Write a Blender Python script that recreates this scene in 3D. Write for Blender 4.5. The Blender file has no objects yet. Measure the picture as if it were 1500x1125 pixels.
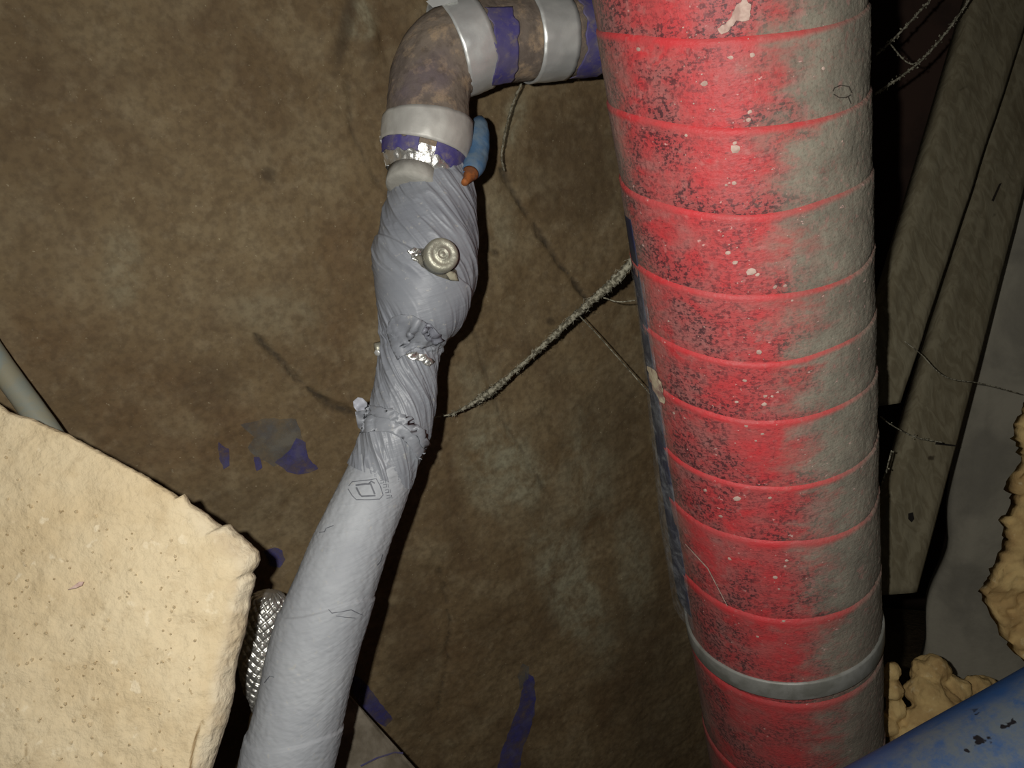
import bpy, math, random
import numpy as np
from mathutils import Vector, Matrix
from mathutils.bvhtree import BVHTree
from mathutils.geometry import delaunay_2d_cdt
random.seed(7); rng = np.random.RandomState(7)
S = bpy.context.scene; C = S.collection

# ------------------------------------------------------------------ camera
W_, H_, FPX = 1500.0, 1125.0, 1083.0
CAMZ = 1.30
def nz(v):
    v = np.array(v, float); return v / np.linalg.norm(v)
DOWN = nz([1335 - 750, 3026 - 562.5, FPX]); UPC = -DOWN
_z = np.array([0, 0, 1.0]); FWD = nz(_z - _z.dot(DOWN) * DOWN); RGT = np.cross(FWD, UPC)
R3 = np.array([RGT, FWD, UPC])                 # camera (right, down, forward) -> world
CAM = np.array([0, 0, CAMZ])
def ray(x, y): return R3 @ np.array([(x - 750) / FPX, (y - 562.5) / FPX, 1.0])
def P(x, y, d): return CAM + ray(x, y) * d      # d = distance along the viewing axis
cd = bpy.data.cameras.new('camera'); cam = bpy.data.objects.new('camera', cd); C.objects.link(cam)
cd.sensor_width = 36; cd.lens = 36 * FPX / W_; cd.clip_start = 0.01
cx, cy, cz = R3 @ np.array([1, 0, 0]), R3 @ np.array([0, -1, 0]), R3 @ np.array([0, 0, -1])
M = Matrix(((cx[0], cy[0], cz[0], 0), (cx[1], cy[1], cz[1], 0), (cx[2], cy[2], cz[2], CAMZ), (0, 0, 0, 1)))
cam.matrix_world = M; S.camera = cam
# ------------------------------------------------------------------ light
wd = bpy.data.worlds.new('world'); S.world = wd; wd.use_nodes = True
wd.node_tree.nodes['Background'].inputs[0].default_value = (1.0, 0.93, 0.82, 1)
wd.node_tree.nodes['Background'].inputs[1].default_value = 0.02
fl = bpy.data.lights.new('torch_light', 'SPOT'); flo = bpy.data.objects.new('torch_light', fl); C.objects.link(flo)
fl.energy = 12.6; fl.shadow_soft_size = 0.004; fl.color = (1.0, 0.975, 0.93)
fl.spot_size = math.radians(160); fl.spot_blend = 1.0
aim = R3 @ nz([0.10, 0.10, 1.0]); pos = CAM + R3 @ np.array([-0.034, -0.013, 0.0])
flo.location = pos
flo.rotation_euler = Vector(aim).to_track_quat('-Z', 'Y').to_euler()
S.view_settings.view_transform = 'Standard'; S.view_settings.look = 'None'
S.view_settings.gamma = 1.0; S.view_settings.use_curve_mapping = False
S.view_settings.exposure = 0.0

# ------------------------------------------------------------------ noise
def _h(ix, iy, iz, seed):
    n = (ix.astype(np.int64) * 374761393 + iy.astype(np.int64) * 668265263 + iz.astype(np.int64) * 2147483647 + seed * 974634777) & 0xffffffff
    n = ((n ^ (n >> 13)) * 1274126177) & 0xffffffff
    n = ((n ^ (n >> 16)) * 2246822519) & 0xffffffff
    return ((n ^ (n >> 15)) & 0xffffff) / float(0xffffff) * 2 - 1
def vn(x, y, z=None, seed=0):
    x = np.asarray(x, float); y = np.asarray(y, float) + 0 * x; z = 0 * x if z is None else np.asarray(z, float) + 0 * x
    ix, iy, iz = np.floor(x), np.floor(y), np.floor(z); fx, fy, fz = x - ix, y - iy, z - iz
    fx, fy, fz = [t * t * t * (t * (t * 6 - 15) + 10) for t in (fx, fy, fz)]
    r = 0
    for a in (0, 1):
        for b in (0, 1):
            for c in (0, 1):
                w = (fx if a else 1 - fx) * (fy if b else 1 - fy) * (fz if c else 1 - fz)
                r = r + w * _h(ix + a, iy + b, iz + c, seed)
    return r
def fbm(x, y, z=None, o=4, seed=0):
    r = 0; a = 1.0; f = 1.0; t = 0
    for i in range(o):
        r = r + a * vn(x * f, y * f, None if z is None else z * f, seed + i * 17); t += a; a *= .5; f *= 2.03
    return r / t
def sst(a, b, x):
    t = np.clip((x - a) / (b - a), 0, 1); return t * t * (3 - 2 * t)

# ------------------------------------------------------------------ object helpers
ORG = {}
def thing(name, label, cat, loc, group=None):
    o = bpy.data.objects.new(name, None); C.objects.link(o); o.empty_display_size = .03
    o.location = loc; o['label'] = label; o['category'] = cat
    if group: o['group'] = group
    ORG[o] = np.array(loc, float); return o
def obj(name, V, Fc, mat, parent=None, label=None, cat=None, kind=None, smooth=True, attrs=None, org=None, group=None):
    V = np.asarray(V, float); base = ORG[parent] if parent is not None else (np.array(org, float) if org is not None else np.zeros(3))
    me = bpy.data.meshes.new(name)
    Fc = Fc.tolist() if isinstance(Fc, np.ndarray) else Fc
    me.from_pydata((V - base).tolist(), [], Fc)
    me.materials.append(mat)
    if smooth: me.polygons.foreach_set('use_smooth', [True] * len(me.polygons))
    if attrs:
        for k, a in attrs.items():
            at = me.attributes.new(k, 'FLOAT', 'POINT'); at.data.foreach_set('value', np.asarray(a, np.float32).ravel())
    me.update()
    o = bpy.data.objects.new(name, me); C.objects.link(o)
    if parent: o.parent = parent; ORG[o] = ORG[parent]
    else: o.location = base; ORG[o] = base
    if label: o['label'] = label
    if cat: o['category'] = cat
    if kind: o['kind'] = kind
    if group: o['group'] = group
    return o
def grid_faces(n, m, wrap=False, off=0):
    i = np.arange(n - 1)[:, None]; j = np.arange(m if wrap else m - 1)[None, :]; j2 = (j + 1) % m
    return (np.stack([i * m + j + 0 * j2, i * m + j2, (i + 1) * m + j2, (i + 1) * m + j + 0 * j2], -1).reshape(-1, 4) + off)
def closed_sheet(top, bot):
    """two (n,m,3) grids -> a closed thick sheet"""
    n, m = top.shape[:2]; V = np.concatenate([top.reshape(-1, 3), bot.reshape(-1, 3)]); o = n * m
    F = grid_faces(n, m).tolist() + grid_faces(n, m, off=o)[:, ::-1].tolist()
    per = [j for j in range(m)] + [i * m + m - 1 for i in range(1, n)] + [(n - 1) * m + j for j in range(m - 2, -1, -1)] + [i * m for i in range(n - 2, 0, -1)]
    for a, b in zip(per, per[1:] + per[:1]): F.append([b, a, a + o, b + o])
    return V, F

# ------------------------------------------------------------------ materials
def lin(c):
    c = c / 255.0; return c / 12.92 if c <= .04045 else ((c + .055) / 1.055) ** 2.4
def col(r, g, b): return (lin(r), lin(g), lin(b), 1)
class NT:
    def __init__(s, name, rough=.8, metal=0, spec=.3):
        s.m = bpy.data.materials.new(name); s.m.use_nodes = True; s.t = s.m.node_tree; s.b = s.t.nodes['Principled BSDF']
        s.b.inputs['Roughness'].default_value = rough; s.b.inputs['Metallic'].default_value = metal
        s.b.inputs['Specular IOR Level'].default_value = spec
        s.tc = s.t.nodes.new('ShaderNodeTexCoord').outputs['Object']
    def put(s, sock, v):
        if v is None: return
        if hasattr(v, 'default_value') and hasattr(v, 'node'): s.t.links.new(v, sock)
        else: sock.default_value = v
    def map(s, scale=(1, 1, 1), rot=(0, 0, 0), vec=None):
        n = s.t.nodes.new('ShaderNodeMapping'); s.t.links.new(vec or s.tc, n.inputs[0]); n.inputs['Scale'].default_value = scale; n.inputs['Rotation'].default_value = rot
        return n.outputs[0]
    def noise(s, sc, det=4, vec=None, dist=0, rough=.55):
        n = s.t.nodes.new('ShaderNodeTexNoise'); s.t.links.new(vec or s.tc, n.inputs['Vector'])
        n.inputs['Scale'].default_value = sc; n.inputs['Detail'].default_value = det; n.inputs['Distortion'].default_value = dist; n.inputs['Roughness'].default_value = rough
        return n.outputs['Fac']
    def vor(s, sc, vec=None, feat='F1', out='Distance'):
        n = s.t.nodes.new('ShaderNodeTexVoronoi'); n.feature = feat; s.t.links.new(vec or s.tc, n.inputs['Vector']); n.inputs['Scale'].default_value = sc
        return n.outputs[out]
    def at(s, name):
        n = s.t.nodes.new('ShaderNodeAttribute'); n.attribute_name = name; return n.outputs['Fac']
    def ramp(s, f, a, b, lo=0.0, hi=1.0):
        n = s.t.nodes.new('ShaderNodeMapRange'); n.interpolation_type = 'SMOOTHSTEP'
        s.put(n.inputs[0], f); n.inputs[1].default_value = a; n.inputs[2].default_value = b; n.inputs[3].default_value = lo; n.inputs[4].default_value = hi
        return n.outputs[0]
    def math(s, op, a, b=None):
        n = s.t.nodes.new('ShaderNodeMath'); n.operation = op; s.put(n.inputs[0], a); s.put(n.inputs[1], b); return n.outputs[0]
    def mul(s, a, b): return s.math('MULTIPLY', a, b)
    def add(s, a, b): return s.math('ADD', a, b)
    def mix(s, f, a, b, mode='MIX'):
        n = s.t.nodes.new('ShaderNodeMix'); n.data_type = 'RGBA'; n.blend_type = mode
        s.put(n.inputs[0], f); s.put(n.inputs[6], a); s.put(n.inputs[7], b); return n.outputs[2]
    def base(s, c): s.put(s.b.inputs['Base Color'], c); return s
    def rough(s, v): s.put(s.b.inputs['Roughness'], v); return s
    def bump(s, h, st=.4, d=.002):
        n = s.t.nodes.new('ShaderNodeBump'); n.inputs['Strength'].default_value = st; n.inputs['Distance'].default_value = d
        s.put(n.inputs['Height'], h); s.t.links.new(n.outputs[0], s.b.inputs['Normal']); return s

def m_wall():
    s = NT('brown_concrete', .78, 0, .25)
    big = s.noise(7, 5, dist=.6); mid = s.noise(24, 6, dist=.4); fine = s.noise(160, 5); dots = s.noise(330, 2)
    c = s.mix(s.ramp(big, .32, .68), col(108, 90, 64), col(124, 107, 79))
    c = s.mix(s.ramp(mid, .46, .72, 0, .55), c, col(144, 130, 102)); c = s.mix(s.ramp(s.noise(75, 6, rough=.65), .5, .7, 0, .35), c, col(146, 132, 106))
    c = s.mix(s.ramp(s.noise(11, 5, vec=s.map((1, 1, .6), (0, .5, .3)), dist=1), .48, .75, 0, .5), c, col(84, 65, 45))
    c = s.mix(s.mul(s.at('pale'), s.ramp(s.noise(30, 7, dist=.5, rough=.7), .3, .68, 0, 1)), c, col(152, 148, 124))
    c = s.mix(s.mul(s.at('rust'), s.ramp(s.noise(18, 5), .3, .65, 0, .55)), c, col(104, 76, 48))
    c = s.mix(s.mul(s.at('dark'), s.ramp(s.noise(45, 4), .2, .6, .4, .8)), c, col(62, 52, 39))
    c = s.mix(s.ramp(dots, .69, .78, 0, .6), c, col(176, 164, 136))
    c = s.mix(s.ramp(fine, .35, .7, .0, .4), c, col(70, 56, 40))
    c = s.mix(s.mul(s.at('crack'), s.ramp(s.noise(90, 4), .3, .6, .35, .85)), c, col(52, 45, 35))
    c = s.mix(1.0, c, (.90, .89, .87, 1), 'MULTIPLY')
    s.base(c).bump(s.add(s.mul(fine, .5), s.mul(mid, 1.0)), .5, .003); return s.m
def m_slab():
    s = NT('beige_render', .9, 0, .15)
    big = s.noise(12, 5, dist=.5); mid = s.noise(45, 6); fine = s.noise(230, 5)
    c = s.mix(s.ramp(big, .35, .65), col(200, 180, 143), col(209, 192, 158))
    c = s.mix(s.ramp(mid, .5, .68, 0, .4), c, col(186, 165, 128)); c = s.mix(s.ramp(s.noise(110, 7, rough=.75), .5, .66, 0, .35), c, col(176, 156, 122))
    c = s.mix(s.ramp(s.noise(70, 3), .64, .7, 0, .8), c, col(220, 205, 174))
    c = s.mix(s.ramp(s.noise(190, 2), .72, .77, 0, .6), c, col(150, 128, 92))
    c = s.mix(s.at('edge'), c, s.mix(s.ramp(mid, .4, .6), col(206, 193, 166), col(190, 173, 143)))
    c = s.mix(s.at('crack'), c, col(120, 96, 62))
    s.base(c).bump(s.add(s.mul(fine, .6), s.add(mid, s.mul(big, 1.5))), .9, .0026); return s.m
def m_red():
    s = NT('red_tape', .6, 0, .35)
    th, ph = s.at('theta'), s.at('phase')
    stre = s.map((220, 220, 700)); streak = s.noise(1.0, 3, vec=stre); fine = s.noise(520, 3)
    blot = s.noise(16, 5, dist=.5, vec=s.map((1, 1, 1.6))); blot2 = s.noise(40, 4, vec=s.map((1, 1, 1.8)))
    red = s.mix(s.ramp(blot2, .35, .65), col(208, 62, 66), col(192, 80, 80))
    lap = s.ramp(ph, .30, .95); lip = s.ramp(s.add(ph, s.mul(s.ramp(th, .2, 1.0), .04)), .02, .10, 1, 0)
    clean = s.math('SUBTRACT', 1.0, lip)
    veil = s.mul(s.ramp(s.noise(34, 6, dist=.7, vec=s.map((1, 1, 1.5))), .38, .68), clean)
    lit_band = s.mul(s.ramp(th, -.55, -.15, 0, 1), s.ramp(th, .1, .45, 1, 0))  # brighter red band down the front: lamp's highlight put into the colour
    veil = s.mul(veil, s.math('SUBTRACT', 1.0, s.mul(lit_band, .65)))
    red = s.mix(s.mul(veil, .7), red, col(168, 118, 112))
    soot = s.mul(s.add(s.mul(lap, .5), s.ramp(blot, .36, .62, 0, .6)), s.ramp(s.noise(30, 5), .34, .6, .15, 1))
    soot = s.mul(soot, clean)
    thr = s.add(s.mul(s.ramp(streak, .38, .62), .5), s.mul(s.ramp(s.noise(330, 4, rough=.7), .42, .62), .75))
    soot = s.mul(soot, s.math('SUBTRACT', 1.25, s.mul(lit_band, .6)))
    red = s.mix(s.math('MINIMUM', s.mul(soot, .55), .5), red, col(122, 88, 86))
    red = s.mix(s.mul(s.math('MINIMUM', s.mul(s.mul(s.add(soot, .10), 1.3), s.ramp(thr, .45, .95)), .85), clean), red, col(66, 44, 48))
    pit = s.ramp(s.noise(1.0, 2, vec=s.map((260, 260, 520))), .62, .72, 0, .6)
    red = s.mix(s.mul(pit, clean), red, col(96, 40, 44))
    # dust coat on the right side and the far left
    dn = s.add(th, s.mul(s.add(s.noise(38, 6, dist=.5, vec=s.map((1, 1, 2.2))), -.5), 1.1))
    dust = s.ramp(dn, -.02, .66); dl = s.ramp(s.add(th, s.mul(s.add(blot, -.5), .6)), -1.35, -.75, .75, .0)
    dust = s.math('MAXIMUM', dust, dl)
    dust = s.mul(dust, s.ramp(s.add(s.noise(300, 4), s.mul(blot2, .4)), .45, .75, .82, 1))
    dust = s.math('MINIMUM', s.mul(dust, s.math('SUBTRACT', 1.0, s.mul(lip, s.ramp(th, .5, 1.15, .7, .15)))), .97)
    gray = s.mix(s.ramp(s.noise(35, 5), .35, .65), col(150, 145, 129), col(131, 127, 113))
    gray = s.mix(s.ramp(fine, .5, .7, 0, .35), gray, col(80, 76, 66))
    c = s.mix(dust, red, gray)
    c = s.mix(s.ramp(s.noise(150, 3, vec=s.map((1, 1, 1.5))), .70, .73, 0, .7), c, col(226, 186, 176))
    c = s.mix(s.ramp(s.noise(120, 3), .60, .72, 0, .35), c, col(196, 132, 126))
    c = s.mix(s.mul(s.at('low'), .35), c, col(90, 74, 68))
    s.base(c).rough(s.ramp(dust, 0, 1, .55, .9)).bump(s.add(streak, s.mul(s.noise(400, 4), 1.2)), .35, .0012); return s.m
def m_greytape(name, c1, c2, st=.3):
    s = NT(name, .5, 0, .4)
    a = s.noise(20, 4, dist=.4); w = s.noise(1.0, 4, vec=s.map((40, 40, 420)))
    c = s.mix(s.ramp(a, .35, .65), c1, c2); c = s.mix(s.ramp(w, .5, .75, 0, .18), c, col(105, 108, 114))
    c = s.mix(s.ramp(s.noise(260, 3), .62, .74, 0, .35), c, col(176, 172, 160))
    s.base(c).rough(s.ramp(a, .3, .7, *((.42, .56) if 'vinyl' in name else (.58, .74)))).bump(s.add(w, s.mul(s.noise(60, 3), .8)), st, .0012); return s.m
def m_flat(name, c1, c2, rough=.7, metal=0, spec=.3, sc=30, b=.3, bs=200, lo=.38, hi=.62, d=.001):
    s = NT(name, rough, metal, spec); s.base(s.mix(s.ramp(s.noise(sc, 5, dist=.4), lo, hi), c1, c2)).bump(s.noise(bs, 4), b, d); return s.m
def m_elbow():
    s = NT('dusty_insulation', .8, 0, .2)
    c = s.mix(s.ramp(s.noise(25, 5, dist=.5), .38, .62), col(116, 105, 93), col(98, 88, 80))
    c = s.mix(s.mul(s.ramp(s.noise(70, 7, rough=.7), .48, .66), .8), c, col(150, 130, 106))
    c = s.mix(s.ramp(s.noise(14, 4), .58, .75, 0, .4), c, col(84, 74, 92))
    c = s.mix(s.ramp(s.noise(160, 5), .5, .7, 0, .4), c, col(70, 62, 54)); s.base(c).bump(s.noise(120, 5), .6, .0018); return s.m
def m_bluetape():
    s = NT('blue_tape', .6, 0, .35)
    c = s.mix(s.ramp(s.noise(45, 5, dist=.6), .35, .62), col(62, 57, 116), col(84, 78, 108))
    c = s.mix(s.ramp(s.noise(110, 6, rough=.7), .48, .68, 0, .7), c, col(116, 106, 100))
    s.base(c).bump(s.noise(90, 4), .3, .001); return s.m
def m_wood():
    s = NT('weathered_wood', .85, 0, .15)
    g = s.noise(1.0, 5, vec=s.map((90, 90, 5)), dist=1.2); b = s.noise(9, 4)
    c = s.mix(s.ramp(g, .35, .65), col(104, 96, 76), col(122, 115, 94))
    c = s.mix(s.ramp(b, .5, .7, 0, .6), c, col(84, 74, 54)); c = s.mix(s.ramp(s.noise(28, 3), .7, .76, 0, .8), c, col(46, 38, 28))
    s.base(c).bump(g, .5, .0015); return s.m
def m_foam():
    s = NT('yellow_foam', .9, 0, .1)
    c = s.mix(s.ramp(s.noise(30, 4), .35, .65), col(206, 178, 122), col(176, 146, 98)); c = s.mix(s.ramp(s.noise(90, 4), .6, .75, 0, .6), c, col(222, 204, 160))
    s.base(c).bump(s.noise(160, 4), .6, .002); return s.m
def m_clear():
    s = NT('clear_film', .25, 0, .5); s.base(col(190, 195, 200))
    a = s.ramp(s.noise(70, 6, dist=.6), .4, .8, .04, .30); s.put(s.b.inputs['Alpha'], a); s.bump(s.noise(90, 4, dist=1), .8, .002); return s.m
def m_web(al, name):
    s = NT(name, .9, 0, .2); s.base(s.mix(s.ramp(s.noise(300, 3), .4, .6), col(84, 80, 66), col(150, 146, 128)))
    s.put(s.b.inputs['Alpha'], al); return s.m
MW, MS, MR = m_wall(), m_slab(), m_red()
MT = m_greytape('grey_vinyl_tape', col(129, 132, 137), col(117, 120, 126), .25)
MTL = m_greytape('grey_sleeve', col(157, 160, 163), col(147, 150, 154), .35)
MEL, MBL, MWD, MFO, MCF = m_elbow(), m_bluetape(), m_wood(), m_foam(), m_clear()
MAL = m_flat('aluminium_strap', (.66, .67, .64, 1), (.56, .57, .55, 1), .42, .6, .5, 40, .12, 140)
MDUL = m_flat('dull_aluminium', (.44, .43, .39, 1), (.36, .35, .32, 1), .55, .25, .5, 40, .15, 160)
MFOIL = m_flat('crinkled_foil', (.80, .79, .74, 1), (.6, .59, .54, 1), .34, .85, .5, 120, .5, 170, d=.003)
MCAP = m_flat('dull_nickel', (.42, .41, .32, 1), (.32, .31, .25, 1), .5, .55, .5, 60, .6, 300)
MHAN = m_flat('blue_vinyl', col(98, 116, 130), col(70, 100, 130), .6, 0, .3, 60, .3, 200)
MCOP = m_flat('copper_rust', col(150, 88, 42), col(104, 64, 38), .75, .1, .3, 90, .4, 260)
MGREY = m_flat('grey_concrete', col(146, 141, 126), col(122, 118, 106), .85, 0, .2, 9, .5, 80, d=.003)
MBLK = m_flat('pale_concrete', col(124, 116, 102), col(94, 86, 72), .85, 0, .2, 28, .6, 110, d=.003)
MDARK = m_flat('dark_brown_board', col(62, 45, 37), col(46, 34, 28), .8, 0, .2, 10, .4, 60, d=.002)
MPATCH = m_flat('blue_paint', col(64, 62, 116), col(84, 80, 104), .75, 0, .25, 50, .4, 120, .35, .7)
MPGREY = m_flat('grey_paint', col(112, 108, 98), col(92, 90, 88), .75, 0, .25, 40, .4, 120)
MCON = m_flat('grey_conduit', col(124, 132, 126), col(138, 134, 114), .55, 0, .35, 40, .2, 120)
MINK = m_flat('ink', col(92, 94, 100), col(104, 106, 110), .6)
MINKD = m_flat('dark_scratch', col(60, 54, 48), col(84, 78, 70), .7)
MPAINT = m_flat('white_splash', col(204, 178, 164), col(176, 146, 134), .7, 0, .3, 120, .6, 200)
MDISC = m_flat('foam_end', col(160, 158, 150), col(140, 138, 130), .8, 0, .2, 50, .4, 160)
MBP = NT('blue_pvc', .5, 0, .4)
_c = MBP.mix(MBP.ramp(MBP.noise(12, 4), .4, .6), col(36, 72, 120), col(44, 80, 128))
_d = MBP.mul(MBP.at('dust'), MBP.ramp(MBP.noise(60, 7, rough=.7), .3, .62, .1, .95))
_c = MBP.mix(_d, _c, col(94, 102, 106)); _c = MBP.mix(MBP.mul(MBP.at('dust'), MBP.ramp(MBP.noise(70, 3), .66, .7)), _c, col(20, 20, 24))
MBP.base(_c).bump(MBP.noise(150, 4), .3, .001); MBP = MBP.m

def thin_paint(m, a, b, sc):
    t = m.node_tree; bs = t.nodes['Principled BSDF']; tc = t.nodes.new('ShaderNodeTexCoord'); n = t.nodes.new('ShaderNodeTexNoise'); n.inputs['Scale'].default_value = sc; n.inputs['Detail'].default_value = 6
    n.inputs['Roughness'].default_value = .7; t.links.new(tc.outputs['Object'], n.inputs['Vector']); r = t.nodes.new('ShaderNodeMapRange'); t.links.new(n.outputs['Fac'], r.inputs[0])
    r.inputs[1].default_value = .35; r.inputs[2].default_value = .6; r.inputs[3].default_value = a; r.inputs[4].default_value = b; t.links.new(r.outputs[0], bs.inputs['Alpha'])
thin_paint(MPATCH, .25, .95, 60); thin_paint(MPGREY, .12, .75, 45)
# ------------------------------------------------------------------ structure: back wall
AZN = math.radians(-22.0); HW = 0.66
WN = np.array([math.sin(AZN), math.cos(AZN), 0])           # from camera towards the wall
WT = np.array([WN[1], -WN[0], 0])                          # along the wall, to the right
def wall_tz(x, y):
    r = ray(x, y); k = HW / r.dot(WN); p = r * k; return p.dot(WT), p[2] + CAMZ
def wall_p(t, z, off=0.0):
    t = np.asarray(t, float); return (WN * (HW - 0.0))[None] + WT[None] * t[..., None] + np.array([0, 0, 1.]) * np.asarray(z)[..., None] - WN * np.asarray(off)[..., None]
T0, T1, Z0, Z1 = -.70, .60, 0.0, 1.62
nt, nzv = 440, 540
tt = np.linspace(T0, T1, nt); zz = np.linspace(Z1, Z0, nzv)
TT, ZZ = np.meshgrid(tt, zz)
TW = TT + .0045 * fbm(TT * 30, ZZ * 30, o=4, seed=61); ZW_ = ZZ + .0045 * fbm(TT * 30, ZZ * 30, o=4, seed=62); WMOD = .8 + .9 * fbm(TT * 45, ZZ * 45, o=3, seed=63)
def segdist(pl, wid):
    """distance field along a pixel polyline, on the wall"""
    q = np.array([wall_tz(*p) for p in pl]); d = np.full(TW.shape, 9.0); wid = wid * WMOD
    for a, b in zip(q[:-1], q[1:]):
        ab = b - a; L = ab.dot(ab); u = np.clip(((TW - a[0]) * ab[0] + (ZW_ - a[1]) * ab[1]) / L, 0, 1)
        d = np.minimum(d, np.hypot(TW - a[0] - u * ab[0], ZW_ - a[1] - u * ab[1]))
    return 1 - sst(0, 1, (d - .25 * wid) / np.maximum(.75 * wid, 1e-4))
def blob(x, y, rx, ry, rot=0):
    q0 = np.array(wall_tz(x, y)); qx = np.array(wall_tz(x + rx * math.cos(rot), y + rx * math.sin(rot))) - q0
    qy = np.array(wall_tz(x - ry * math.sin(rot), y + ry * math.cos(rot))) - q0
    Mi = np.linalg.inv(np.array([qx, qy]).T); dt, dz = TT - q0[0], ZZ - q0[1]
    u = Mi[0, 0] * dt + Mi[0, 1] * dz; v = Mi[1, 0] * dt + Mi[1, 1] * dz
    return 1 - sst(.35, 1.0, np.hypot(u, v) + .25 * fbm(TT * 25, ZZ * 25, o=3, seed=int(x) + 5))
crack = np.maximum.reduce([
    segdist([(372, 492), (392, 512), (420, 540), (446, 566), (470, 582)], .0042),
    segdist([(446, 566), (480, 588), (512, 600), (545, 618)], .0065),
    segdist([(738, 250), (760, 300), (800, 355), (838, 408), (862, 440)], .0042),
    segdist([(640, 830), (652, 870), (658, 930), (650, 985), (640, 1040)], .0038) * .7,
    segdist([(508, 110), (512, 190), (535, 245), (578, 300)], .0036) * .5,
    segdist([(690, 480), (716, 560), (735, 620), (770, 670), (800, 720)], .0035) * .45])
pale = np.maximum.reduce([blob(740, 680, 75, 110, -.5), blob(840, 860, 60, 150, -.4) * .9, blob(700, 560, 40, 60) * .5, blob(930, 840, 40, 120) * .6,
    blob(755, 175, 22, 60, .3) * .8, blob(530, 30, 30, 45) * .9, blob(860, 700, 60, 120) * .5, blob(180, 380, 50, 90) * .5, blob(420, 470, 90, 70) * .35, blob(720, 330, 50, 90) * .4])
rust = np.maximum.reduce([blob(250, 620, 160, 120) * .8, blob(640, 980, 80, 120) * .6, blob(500, 420, 50, 220) * .5, blob(880, 1000, 120, 120) * .4, blob(60, 480, 120, 80) * .5])
dark = np.maximum.reduce([blob(850, 250, 110, 130) * .45, blob(300, 560, 70, 45) * .3, blob(900, 620, 60, 120) * .4, blob(505, 45, 14, 90, .2) * .8, blob(600, 960, 60, 160) * .4,
    blob(950, 1000, 90, 200) * .5, blob(392, 255, 14, 14) * .8, blob(725, 370, 8, 8) * .9, blob(805, 470, 8, 8) * .9, blob(540, 80, 20, 14) * .5, blob(390, 740, 120, 60) * .3])
off = .0045 * fbm(TT * 5, ZZ * 5, o=3, seed=3) + .0022 * fbm(TT * 28, ZZ * 28, o=4, seed=9) + .0008 * fbm(TT * 140, ZZ * 140, o=2, seed=12) - .0035 * crack + .004 * blob(542, 62, 18, 34) + .0025 * (blob(820, 690, 30, 160, -.5))
Vw = wall_p(TT, ZZ, off).reshape(-1, 3)
Fw = grid_faces(nzv, nt).tolist()
# back side and right-hand return of the wall give it thickness
b0 = len(Vw); bk = wall_p(np.array([[T0, T1], [T0, T1]]), np.array([[Z1, Z1], [Z0, Z0]]), np.full((2, 2), -.12)).reshape(-1, 3)
Vw = np.concatenate([Vw, bk]); o_ = nzv * nt
Fw.append([b0 + 1, b0, b0 + 2, b0 + 3])
Fw.append([i * nt + nt - 1 for i in range(nzv)] + [b0 + 3, b0 + 1]); Fw.append([(nzv - 1 - i) * nt for i in range(nzv)] + [b0, b0 + 2])
Fw.append([j for j in range(nt)][::-1][::-1] + [b0 + 1, b0]); Fw.append([(nzv - 1) * nt + j for j in range(nt)][::-1] + [b0 + 2, b0 + 3])
pad = lambda a: np.concatenate([a.ravel(), np.zeros(4)])
wall = obj('wall_back', Vw, Fw, MW, kind='structure', attrs=dict(crack=pad(crack), pale=pad(pale), rust=pad(rust), dark=pad(dark)))

def poly_decal(name, poly, hit, mat, parent, off=.0004, step=6, disp=None, thick=.0, label=None, kind=None, jitter=0):
    """fill a pixel polygon, put its points on a surface with hit(x,y)->(point, normal)"""
    pp = []
    for a, b in zip(poly, poly[1:] + poly[:1]):
        n = max(1, int(math.hypot(b[0] - a[0], b[1] - a[1]) / step))
        for k in range(n):
            t = k / n; pp.append((a[0] + (b[0] - a[0]) * t + random.uniform(-jitter, jitter), a[1] + (b[1] - a[1]) * t + random.uniform(-jitter, jitter)))
    xs = [p[0] for p in pp]; ys = [p[1] for p in pp]; inner = []
    y = min(ys) + step / 2
    while y < max(ys):
        x = min(xs) + step / 2
        while x < max(xs):
            ins = False; md = 1e9; n = len(pp)
            for i in range(n):
                (x1, y1), (x2, y2) = pp[i], pp[i - 1]
                if (y1 > y) != (y2 > y) and x < (x2 - x1) * (y - y1) / (y2 - y1) + x1: ins = not ins
                md = min(md, math.hypot(x1 - x, y1 - y))
            if ins and md > step * .45: inner.append((x, y))
            x += step
        y += step
    allp = [Vector(p) for p in pp + inner]
    vs, es, fs, *_ = delaunay_2d_cdt(allp, [], [list(range(len(pp)))], 1, .01)
    V = []; N = []
    for v in vs:
        p, nrm = hit(v.x, v.y); o = off + (disp(v.x, v.y) if disp else 0); V.append(p + nrm * o); N.append(nrm)
    V = np.array(V); F = [list(f) for f in fs]
    if thick:
        n = len(V); V = np.concatenate([V, V - np.array(N) * thick]); cnt = {}
        for f in F:
            for a, b in zip(f, f[1:] + f[:1]): cnt[(a, b)] = 1
        side = [[a, a + n, b + n, b] for (a, b) in cnt if (b, a) not in cnt]
        F = F + [[i + n for i in f[::-1]] for f in F] + side
    return obj(name, V, F, mat, parent, label=label, kind=kind)
def hit_wall(x, y):
    t, z = wall_tz(x, y)
    o = .0045 * fbm(np.array([t * 5]), np.array([z * 5]), o=3, seed=3)[0] + .0022 * fbm(np.array([t * 28]), np.array([z * 28]), o=4, seed=9)[0]
    return wall_p(np.array(t), np.array(z), np.array(o)).reshape(3), -WN
def hit_plane(q):
    c = [P(*p) for p in q]; n = nz(np.cross(c[1] - c[0], c[3] - c[0])); n = n if n.dot(c[0] - CAM) < 0 else -n
    def h(x, y): r = ray(x, y); k = (c[0] - CAM).dot(n) / r.dot(n); return CAM + r * k, n
    return h
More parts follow.
